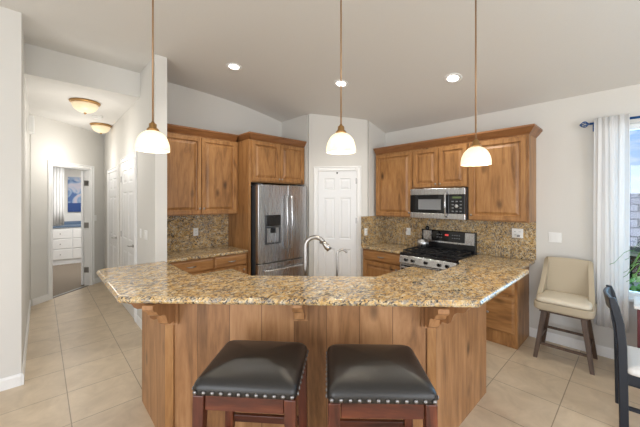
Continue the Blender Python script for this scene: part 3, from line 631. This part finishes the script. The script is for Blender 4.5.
bm = B(); box(bm, -.024, .030, -.045, -.0105, -.052, .004); obj('housing', bm, 'plate', t, bevel=.005); bm = B(); box(bm, -.012, .012, -.036, -.0105, .005, .05); obj('night_light_tip', bm, 'plate', t, bevel=.003)
t = thing('plug_adapter', 'white plug-in adapter in the double outlet at the backsplash end', 'adapter', (4.257, 1.02, 1.22), -PI/2)
bm = B(); box(bm, -.005, .045, -.04, -.0105, -.05, -.004); obj('housing', bm, 'plate', t, bevel=.005); bm = B(); box(bm, .005, .035, -.044, -.0405, -.04, -.015); obj('face', bm, 'grey', t)
t = thing('door_chime', 'white chime box high on the left hall wall', 'door chime', (-.106, 5.05, 2.44), PI/2)
bm = B(); box(bm, -.075, .075, -.05, -.001, 0, .20); obj('housing', bm, 'plate', t, bevel=.006); bm = B(); box(bm, -.05, .05, -.053, -.0505, .03, .17); obj('grille', bm, 'white', t)

# ================================================================== LAMPS
def lamp_light(name, loc, power, r, col=(1, .86, .66), spot=None):
    l = bpy.data.lights.new(name, 'SPOT' if spot else 'POINT'); l.energy = power; l.color = col; l.shadow_soft_size = r
    if spot: l.spot_size = spot; l.spot_blend = .6
    o = bpy.data.objects.new(name, l); C.objects.link(o); o.location = loc; return o
def pendant(label, x, y, zbot, d):
    t = thing('pendant_lamp', label, 'pendant lamp', (x, y, zbot), 0, 'alabaster pendants over the bar'); R = d/2; h = d*.66
    bm = B(); k = 12; prof = [(R*(1-.0*i), 0) for i in range(1)]
    ang = [i*PI/2/k for i in range(k+1)]
    outer = [(R*math.cos(a)**.8 if i < k else .02, h*math.sin(a)) for i, a in enumerate(ang)]
    outer = [(R, 0), (R*.995, h*.05)]+[(max(R*math.cos(a)**.82, .022), h*(.05+.95*math.sin(a))) for a in ang[1:]]
    inner = [(max(r-.006, .012), z-.004) for r, z in outer[::-1]]; inner[-1] = (R-.006, 0)
    loops(bm, [[(r*math.cos(2*PI*i/32), r*math.sin(2*PI*i/32), z) for i in range(32)] for r, z in inner+outer], True, False)
    obj('shade', bm, 'shade', t, smooth=True)
    bm = B(); lathe(bm, [(.034, h-.004), (.036, h+.004), (.03, h+.012), (.022, h+.02), (.022, h+.04), (.01, h+.048), (.008, h+.055)], n=20); obj('socket_cap', bm, 'brass', t, smooth=True)
    top = zc(x)-zbot
    bm = B(); tube(bm, [(0, 0, h+.05), (0, 0, top-.02)], .0055, 10); obj('rod', bm, 'bronze', t, smooth=True)
    bm = B(); lathe(bm, [(.012, top-.04), (.05, top-.03), (.062, top-.008), (.062, top-.012+.011)], n=24); obj('canopy', bm, 'brass', t, smooth=True)
    bm = B(); lathe(bm, [(.012, h-.02), (.016, h-.04), (.028, h-.075), (.028, h-.082), (.02, h-.088), (.003, h-.092)], n=16); obj('bulb', bm, 'lamp', t, smooth=True)
    lamp_light('pendant_light', (x, y, zbot+.03), 6, .03)
pendant('alabaster pendant lamp on a thin rod above the left end of the bar', .515, 2.085, 1.930, .195)
pendant('middle alabaster pendant lamp hanging in front of the white pantry door', 1.44, 1.338, 1.935, .195)
pendant('alabaster pendant lamp hanging in front of the right upper cabinets', 2.235, .787, 1.870, .195)
def downlight(label, x, y):
    z = zc(x); t = thing('recessed_downlight', label, 'ceiling light', (x, y, z), 0, 'recessed downlights in the kitchen ceiling')
    sl = (zc(x+.05)-zc(x-.05))/.1; t.rotation_euler = (0, -math.atan(sl), 0)
    bm = B(); lathe(bm, [(.062, -.002), (.064, -.006), (.09, -.007), (.096, -.001)], n=28, cap0=False, cap1=False); o = obj('trim_ring', bm, 'white', t, smooth=True)
    mo = o.modifiers.new('s', 'SOLIDIFY'); mo.thickness = .002
    bm = B(); lathe(bm, [(.058, -.001), (.058, -.004), (.04, -.006)], n=24); obj('lens', bm, 'lamp', t)
    lamp_light('downlight_beam', (x, y, z-.03), 30, .06, (1, .95, .86), math.radians(130))
downlight('recessed ceiling downlight nearest the hall, leftmost of three', 1.715, 3.358)
downlight('recessed ceiling downlight in the middle, just behind the middle pendant rod', 2.82, 2.62)
downlight('recessed ceiling downlight above the range side, rightmost of three', 3.395, 1.436)
def flush(label, x, y, r):
    t = thing('flush_mount_light', label, 'ceiling light', (x, y, 2.949), 0, 'flush mounted hall lights')
    bm = B(); lathe(bm, [(r*.93, 0), (r, -.008), (r*.98, -.02), (r*.86, -.034), (r*.84, -.03)], n=36); obj('rim', bm, 'brass', t, smooth=True)
    bm = B(); n = 72; rings = []
    for i in range(9):
        a = i/8*PI/2*.93; rr = r*.84*math.cos(a); z = -.0345-.115*math.sin(a)
        rings.append([((rr*(1+.012*math.cos(18*2*PI*k/n)))*math.cos(2*PI*k/n), (rr*(1+.012*math.cos(18*2*PI*k/n)))*math.sin(2*PI*k/n), z) for k in range(n)])
    loops(bm, rings); obj('glass_bowl', bm, 'dome', t, smooth=True)
    bm = B(); lathe(bm, [(.016, -.147), (.018, -.155), (.008, -.165), (.002, -.17)], n=14); obj('finial', bm, 'brass', t, smooth=True)
    lamp_light('hall_light', (min(x, .48), y-.1, 2.3), 8.5, .15, (1, .96, .90))
flush('ribbed glass flush ceiling light with brass rim, nearer in the hall', .44, 5.10, .172)
flush('ribbed glass flush ceiling light with brass rim, farther down the hall', .775, 6.45, .16)
bm = B(); lathe(bm, [(.065, 2.949), (.065, 2.93), (.055, 2.915), (.003, 2.912)], .66, 5.85, 24); tag(obj('smoke_detector', bm, 'plate', smooth=False), 'round white smoke detector on the hall ceiling between the two lights', 'smoke detector')

# ================================================================== SEATING
# bar stool: square padded leather top with nailheads
def stool(label, loc, rot):
    t = thing('bar_stool', label, 'bar stool', loc, rot, 'leather bar stools at the breakfast bar'); a, b = .24, .215; z0 = .745
    bm = B(); prof = [(.006, 0), (0, .006), (0, .024), (.001, .034), (.006, .046), (.018, .059), (.040, .072), (.075, .083), (.12, .091), (.165, .095), (.20, .097)]
    loops(bm, [rrect(a-i, b-i*.98, max(.035-i*.15, .012), z0+z) for i, z in prof]); cu = obj('cushion', bm, 'leather', t, smooth=True)
    nm = None
    def nail(x, y, nx, ny):
        nonlocal nm
        if nm is None:
            bm = B(); n = 8; loops(bm, [[(r*math.cos(2*PI*i/n), -d, r*math.sin(2*PI*i/n)) for i in range(n)] for r, d in ((.0105, 0), (.0096, .0035), (.0055, .0065), (.001, .0074))])
            o = obj('nailhead', bm, 'nail', cu, smooth=True); nm = o
        else: o = nm.copy(); C.objects.link(o); o.parent = cu
        o.location = (x, y, z0+.016); o.rotation_euler = (0, 0, math.atan2(nx, -ny))
    for i in range(12):
        x = -a+.02+i*(2*a-.04)/11; nail(x, -b-.0002, 0, -1); nail(x, b+.0002, 0, 1)
    for i in range(10):
        y = -b+.03+i*(2*b-.06)/9; nail(a+.0002, y, 1, 0); nail(-a-.0002, y, -1, 0)
    la, lb = a-.032, b-.03
    for sx in (-1, 1):
        for sy in (-1, 1):
            bm = B(); c = [(-.026, -.026), (.026, -.026), (.026, .026), (-.026, .026)]
            hexa(bm, [(sx*(la+.012)+x*.8, sy*(lb+.012)+y*.8, 0) for x, y in c]+[(sx*la+x, sy*lb+y, z0-.001) for x, y in c]); obj('leg', bm, 'cherry', t, bevel=.004)
    for sy in (-1, 1):
        bm = B(); box(bm, -la+.028, la-.028, sy*(lb+.004)-.011, sy*(lb+.004)+.011, z0-.072, z0-.001); obj('apron', bm, 'cherry_x', t, bevel=.003)
        bm = B(); box(bm, -la+.02, la-.02, sy*(lb+.008)-.012, sy*(lb+.008)+.012, .21 if sy < 0 else .34, .25 if sy < 0 else .38); obj('stretcher', bm, 'cherry_x', t, bevel=.003)
    for sx in (-1, 1):
        bm = B(); box(bm, sx*(la+.004)-.011, sx*(la+.004)+.011, -lb+.028, lb-.028, z0-.072, z0-.001); obj('apron', bm, 'cherry_x', t, bevel=.003)
        bm = B(); box(bm, sx*(la+.008)-.012, sx*(la+.008)+.012, -lb+.02, lb-.02, .28, .32); obj('stretcher', bm, 'cherry_x', t, bevel=.003)
    return t
def wp(lat, fwd): return (fwd*.6833+lat*.7302, fwd*.7302-lat*.6833)
x, y = wp(-.325, 1.535); s1 = stool('black leather bar stool with nailheads, on the left at the bar', (x, y, 0), math.radians(-47.5))
x, y = wp(.275, 1.495); s2 = dup(s1); s2.location = (x, y, 0); s2.rotation_euler[2] = math.radians(-44.5); s2['label'] = 'black leather bar stool with nailheads, on the right under the bar corner'

# beige counter chair by the right wall (faces -x)
t = thing('counter_chair', 'beige upholstered counter chair with wooden legs against the right wall', 'chair', (3.955, .525, 0), -PI/2+.02)
sw, sf, sb = .235, -.225, .16
bm = B(); loops(bm, [rrect(sw-.02, .19, .05, .505, 0, -.03), rrect(sw, .205, .05, .52, 0, -.025), rrect(sw, .205, .05, .575, 0, -.025), rrect(sw-.006, .2, .05, .585, 0, -.025)]); obj('seat_shell', bm, 'beige', t, smooth=False, bevel=.006, seg=3)
bm = B(); loops(bm, [rrect(sw-.03+i, .185+i, .05, z, 0, -.035) for i, z in ((-.004, .586), (.008, .592), (.012, .606), (.008, .622), (-.006, .633), (-.04, .640), (-.10, .645))]); obj('seat_cushion', bm, 'beige_seat', t, smooth=True)
# wrap-around back with sloping wings
path = [(-.225, -.10, .60), (-.228, -.02, .64), (-.226, .06, .72), (-.222, .12, .83), (-.219, .18, .965), (-.203, .205, .988), (-.12, .208, .992), (0, .212, .994), (.12, .208, .992), (.203, .205, .988), (.219, .18, .965), (.222, .12, .83), (.226, .06, .72), (.228, -.02, .64), (.225, -.10, .60)]
bm = B(); rows = []
for x, y, zt_ in path:
    zb_ = .53; col = []
    for k in range(7):
        f = k/6; z = zb_+(zt_-zb_)*f; lean = .055*max(0, (z-.6)/.4)*(1 if y > .1 else max(0, (y+.1)/.2)); nar = 1-.08*max(0, (z-.62)/.38)
        col.append(bm.verts.new((x*nar, y+lean-.03, z)))
    rows.append(col)
for a, b in zip(rows, rows[1:]):
    for k in range(6): bm.faces.new((a[k], b[k], b[k+1], a[k+1]))
o = obj('back', bm, 'beige', t, smooth=True); mo = o.modifiers.new('s', 'SOLIDIFY'); mo.thickness = .042; mo.offset = -1
mo = o.modifiers.new('b', 'BEVEL'); mo.width = .012; mo.segments = 3; mo.limit_method = 'ANGLE'; mo.angle_limit = math.radians(60)
def leg4(t, mat, feet, tops, z1, w0, w1):
    for (fx, fy), (tx, ty) in zip(feet, tops):
        bm = B(); c = [(-1, -1), (1, -1), (1, 1), (-1, 1)]
        hexa(bm, [(fx+a*w0, fy+b*w0, 0) for a, b in c]+[(tx+a*w1, ty+b*w1, z1) for a, b in c]); obj('leg', bm, mat, t, bevel=.003)
feet = [(-.22, -.20), (.22, -.20), (-.22, .195), (.22, .195)]; tops = [(-.155, -.14), (.155, -.14), (-.155, .12), (.155, .12)]
leg4(t, 'walnut', feet, tops, .475, .017, .023)
bm = B(); box(bm, -.19, .19, -.17, .15, .476, .504); obj('seat_frame', bm, 'walnut', t)
def lp(i, z): f = z/.475; return Vector((feet[i][0]+(tops[i][0]-feet[i][0])*f, feet[i][1]+(tops[i][1]-feet[i][1])*f, z))
def rail(parent, mat, p, q, w, h, name='stretcher'):
    p, q = Vector(p), Vector(q); d = (q-p).normalized(); n = Vector((-d.y, d.x, 0)).normalized()*w; u = Vector((0, 0, h)); p = p+d*.012; q = q-d*.012
    bm = B(); loops(bm, [[p-n-u, p+n-u, p+n+u, p-n+u], [q-n-u, q+n-u, q+n+u, q-n+u]]); return obj(name, bm, mat, parent)
rail(t, 'walnut', lp(0, .15), lp(1, .15), .009, .012); rail(t, 'walnut', lp(2, .22), lp(3, .22), .009, .012); rail(t, 'walnut', lp(0, .19), lp(2, .19), .009, .012); rail(t, 'walnut', lp(1, .19), lp(3, .19), .009, .012)

# black dining chair at the right edge (faces -y)
t = thing('dining_chair', 'black wooden dining chair with white seat cut off by the right edge', 'chair', (3.17, .105, 0), .09)
prof = [(-.006, .0), (-.004, .20), (0, .45), (.003, .60), (.016, .76), (.042, .88), (.053, .932)]
for sx in (-1, 1):
    bm = B(); rings = []
    for y, z in prof:
        dpt = .030 if z < .9 else .022; rings.append([(sx*.205-.017, y-dpt, z), (sx*.205+.017, y-dpt, z), (sx*.205+.017, y+dpt*.6, z), (sx*.205-.017, y+dpt*.6, z)])
    loops(bm, rings); obj('back_post', bm, 'navyblack', t, bevel=.006, seg=3)
bm = B(); loops(bm, [[(-.186+.372*i/8, .036-.025*math.sin(PI*i/8)*-1+y, z) for y, z in ((-.012, .83), (.012, .83), (.028, .925), (.004, .925))] for i in range(9)]); obj('top_rail', bm, 'navyblack', t, bevel=.004)
for k in range(4): bm = B(); x = -.12+k*.08; hexa(bm, [(x-.018, 0, .50), (x+.018, 0, .50), (x+.018, .012, .50), (x-.018, .012, .50), (x-.018, .045, .829), (x+.018, .045, .829), (x+.018, .057, .829), (x-.018, .057, .829)]); obj('back_slat', bm, 'navyblack', t)
for sx in (-1, 1):
    bm = B(); hexa(bm, [(sx*.2-.017, -.43, 0), (sx*.2+.017, -.43, 0), (sx*.2+.017, -.396, 0), (sx*.2-.017, -.396, 0), (sx*.2-.02, -.43, .40), (sx*.2+.02, -.43, .40), (sx*.2+.02, -.39, .40), (sx*.2-.02, -.39, .40)]); obj('leg', bm, 'navyblack', t, bevel=.003)
    bm = B(); box(bm, sx*.2-.01, sx*.2+.01, -.389, -.022, .36, .425); obj('seat_rail', bm, 'navyblack', t)
    bm = B(); box(bm, sx*.2-.009, sx*.2+.009, -.389, -.022, .17, .195); obj('stretcher', bm, 'navyblack', t)
bm = B(); box(bm, -.178, .178, -.425, -.40, .36, .425); obj('seat_rail', bm, 'navyblack', t); bm = B(); box(bm, -.184, .184, -.02, .0, .36, .425); obj('seat_rail', bm, 'navyblack', t)
bm = B(); loops(bm, [rrect(a, b, .04, z, 0, -.222) for a, b, z in ((.225, .198, .426), (.232, .205, .434), (.232, .205, .458), (.222, .195, .472), (.18, .155, .482))]); obj('seat', bm, 'seatwhite', t, smooth=True)

# ================================================================== WINDOW DRESSING AND PLANT
t = thing('curtain_rod', 'blue-black curtain rod with open cage finial above the window', 'curtain rod', (4.215, .36, 2.425))
bm = B(); tube(bm, [(0, 0, 0), (0, -2.3, 0)], .012, 12); obj('pole', bm, 'rod', t, smooth=True)
bm = B(); tube(bm, [(0, -.035, -.012), (0, -.035, -.035), (.055, -.035, -.035)], .007, 8); box(bm, .055, .064, -.05, -.02, -.075, .005); obj('bracket', bm, 'rod', t)
bm = B()
for k in range(6):
    a = 2*PI*k/6; tube(bm, [(.030*math.sin(PI*i/8)*math.cos(a+i*.22), .004+.075*i/8, .030*math.sin(PI*i/8)*math.sin(a+i*.22)) for i in range(9)], .004, 6)
lathe(bm, [(.012, -.002), (.012, .002)], 0, 0); obj('finial', bm, 'rod', t, smooth=True)
t = thing('window_curtain', 'white sheer curtain panel hanging beside the window', 'curtain', (4.17, .20, .34))
bm = B(); n = 90; rows = []; Hc = 2.125
for j in range(15):
    f = j/14; z = f*Hc; row = []
    for i in range(n+1):
        s = i/n; amp = .011*(.8+.5*(1-f)); y = .12-.25*s+.006*math.sin(9*s+3*f); ph = s*2*PI*5+1.2*math.sin(5*s)
        row.append(bm.verts.new((amp*math.sin(ph+.4*math.sin(2*f))+.003*math.sin(2.7*ph)-(.0 if f < .93 else .0), y, z)))
    rows.append(row)
for a, b in zip(rows, rows[1:]):
    for i in range(n): bm.faces.new((a[i], a[i+1], b[i+1], b[i]))
o = obj('panel', bm, 'curtain', t, smooth=True); mo = o.modifiers.new('s', 'SOLIDIFY'); mo.thickness = .002

t = thing('plant_stand', 'maroon wooden stand with white top under the plant at the right edge', 'plant stand', (3.93, -.125, 0))
for sx in (-1, 1):
    bm = B(); box(bm, sx*.15-.02, sx*.15+.02, -.14, .14, 0, .685); obj('side_panel', bm, 'maroon', t, bevel=.003)
bm = B(); box(bm, -.128, .128, -.13, .12, .12, .15); obj('shelf', bm, 'maroon', t); bm = B(); box(bm, -.128, .128, .122, .138, .151, .684); obj('back_panel', bm, 'maroon', t)
bm = B(); box(bm, -.19, .19, -.16, .16, .686, .712); obj('top', bm, 'seatwhite', t, bevel=.004)
t = thing('potted_plant', 'green potted plant with long arching leaves by the window', 'potted plant', (3.93, -.15, .7125))
bm = B(); lathe(bm, [(.06, 0), (.085, .02), (.10, .10), (.105, .15), (.095, .15), (.09, .13), (.02, .128)], n=26); obj('pot', bm, 'ceramic', t, smooth=False)
bm = B(); lathe(bm, [(.085, .1285), (.05, .136), (.002, .138)], n=20); obj('soil', bm, 'soil', t)
for k in range(26):
    a = 2*PI*k/26+random.uniform(-.15, .15); ln = random.uniform(.22, .40); up = random.uniform(.16, .42); w = random.uniform(.006, .011)
    if math.cos(a) > .3: ln *= .6
    bm = B(); dx, dy = math.cos(a), math.sin(a); px, py = -dy, dx; L1 = []; L2 = []
    for i in range(11):
        s = i/10; r = .02+ln*s; z = .13+up*math.sin(min(s*1.15, 1)*PI*.72)*1.1-.10*s*s; ww = w*(math.sin(PI*min(.12+s*.88, .995)))+.0006
        L1.append([(dx*r+px*ww, dy*r+py*ww, z), (dx*r, dy*r, z-.003), (dx*r-px*ww, dy*r-py*ww, z), (dx*r, dy*r, z+.0015)])
    loops(bm, L1); obj('leaf', bm, 'leaf', t, smooth=True)

# ================================================================== ROOM BEYOND THE HALL DOOR
t = thing('vanity_cabinet', 'white vanity with drawers and slate blue top beyond the open hall door', 'vanity', (-.35, 10.53, 0))
bm = B(); box(bm, 0, 1.9, -.55, -.01, .0, .93); obj('carcass', bm, 'door', t); bm = B(); box(bm, -.02, 1.92, -.58, -.005, .931, .975); obj('vanity_top', bm, 'bluetop', t, bevel=.004)
bm = B(); box(bm, -.02, 1.92, -.03, -.005, .976, 1.06); obj('backsplash', bm, 'bluetop', t)
for i in range(4):
    x0 = .02+i*.47; x1 = x0+.45
    for z0, z1 in ((.66, .90), (.40, .64), (.13, .38)):
        bm = B(); ringpanel(bm, x0, x1, z0, z1, [(0, -.566), (.006, -.572)], -.551); d = obj('drawer', bm, 'white', t); bm = B(); knob(bm, (x0+x1)/2, -.573, (z0+z1)/2, .014, .026); obj('knob', bm, 'nickel', d)
t = thing('wall_picture', 'blue and pink abstract picture on the wall beyond the hall door', 'picture', (.68, 10.549, 1.31))
m, nt, b = fresh('abstract_painting'); tc = NN(nt, 'ShaderNodeTexCoord'); no = NN(nt, 'ShaderNodeTexNoise', Scale=3.0, Detail=2.0, Distortion=1.2); nt.links.new(tc.outputs['Object'], no.inputs['Vector'])
r = NN(nt, 'ShaderNodeValToRGB'); nt.links.new(no.outputs['Fac'], r.inputs[0]); c = r.color_ramp; c.elements[0].position = .35; c.elements[0].color = srgb(70, 100, 150); c.elements[1].position = .66; c.elements[1].color = srgb(206, 176, 176)
e = c.elements.new(.44); e.color = srgb(128, 152, 182); e = c.elements.new(.52); e.color = srgb(172, 172, 186); nt.links.new(r.outputs[0], b.inputs['Base Color']); MT['art'] = m
bm = B(); box(bm, -.14, .14, -.025, -.002, 0, .95); obj('canvas', bm, 'art', t)
bm = B(); box(bm, -.14, .14, -.028, -.0255, .0, .24); obj('lower_band', bm, plain('deep_blue_paint', srgb(34, 66, 124), .6), t)
t = thing('shower_curtain', 'white curtain hanging at the left beyond the open hall door', 'curtain', (.20, 10.0, .99))
bm = B(); rows = []
for z in (0, .4, .8, 1.2, 1.5): rows.append([bm.verts.new((-.16+.40*i/40, -.04+.010*math.sin(i*1.1), z)) for i in range(41)])
for a, b in zip(rows, rows[1:]):
    for i in range(40): bm.faces.new((a[i], a[i+1], b[i+1], b[i]))
o = obj('panel', bm, 'curtain', t, smooth=True); mo = o.modifiers.new('s', 'SOLIDIFY'); mo.thickness = .003
area('bath_fill_light', (.9, 9.0, 2.6), (.9, 9.0, 0), .6, .6, 46, (1, .97, .93))  # unseen area light added to brighten the room beyond the hall door

# ================================================================== OUTSIDE THE WINDOW
bm = B(); box(bm, 4.6, 40, -14, 16, -1.6, -1.5); tag(obj('lawn_ground', bm, 'lawn'), 'lawn outside below the window', 'ground')['kind'] = 'structure'
m, nt, b = fresh('grey_roof_tiles'); tc = NN(nt, 'ShaderNodeTexCoord'); bk = NN(nt, 'ShaderNodeTexBrick', Scale=1.0); nt.links.new(tc.outputs['Object'], bk.inputs['Vector'])
mp = NN(nt, 'ShaderNodeMapping'); nt.links.new(tc.outputs['Object'], mp.inputs[0]); mp.inputs['Rotation'].default_value = (0, 0, PI/2); nt.links.new(mp.outputs[0], bk.inputs['Vector'])
bk.inputs['Color1'].default_value = srgb(150, 152, 158); bk.inputs['Color2'].default_value = srgb(128, 130, 138); bk.inputs['Mortar'].default_value = srgb(60, 62, 70); bk.inputs['Brick Width'].default_value = 1.1; bk.inputs['Row Height'].default_value = .62; bk.inputs['Mortar Size'].default_value = .06
nt.links.new(bk.outputs['Color'], b.inputs['Base Color']); b.inputs['Roughness'].default_value = .8; MT['roof'] = m
t = thing('neighbour_house', 'neighbouring house with grey tiled roof seen through the window', 'house', (14, 0, -1.5))
bm = B(); box(bm, 0, 7, -6, 6, 0, 1.75); obj('house_wall', bm, 'siding', t)
bm = B(); loops(bm, [[(-.6, y, 1.70), (3.5, y, 3.40), (7.6, y, 1.70), (7.6, y, 1.60), (-.6, y, 1.60)] for y in (-6.5, 6.5)]); obj('roof', bm, 'roof', t)
bm = B(); box(bm, -.68, -.601, -6.5, 6.5, 1.55, 1.72); obj('gutter', bm, 'darkgrey', t)
for y in (-3, -.2, 2.6): bm = B(); box(bm, -.04, -.001, y-.6, y+.6, .5, 1.4); w = obj('window', bm, 'white', t); bm = B(); box(bm, -.05, -.041, y-.52, y+.52, .57, 1.33); obj('window_glass', bm, 'blackglass', w)
def bush(label, x, y, z, r, seed):
    rnd = random.Random(seed); t = thing('garden_shrub', label, 'shrub', (x, y, z)); bm = B()
    for k in range(420):
        u = rnd.uniform(-.2, 1); a = rnd.uniform(0, 2*PI); q = math.sqrt(max(0, 1-u*u)); rad = r*rnd.uniform(.75, 1.05); p = Vector((q*math.cos(a)*rad, q*math.sin(a)*rad, r*.55+u*rad*1.1))
        d = Vector((rnd.uniform(-1, 1), rnd.uniform(-1, 1), rnd.uniform(-.4, 1))).normalized()*.11*r*2; e = d.orthogonal().normalized()*.035*r*2
        v = [bm.verts.new(p), bm.verts.new(p+d*.5+e), bm.verts.new(p+d), bm.verts.new(p+d*.5-e)]; bm.faces.new(v)
    obj('foliage', bm, 'leaf', t); bm = B(); bmesh.ops.create_icosphere(bm, subdivisions=3, radius=r*.8); bmesh.ops.translate(bm, verts=bm.verts[:], vec=(0, 0, r*.62)); obj('inner_foliage', bm, 'bush', t)
bush('green shrub growing outside under the window', 8.2, .1, -1.5, .95, 3)
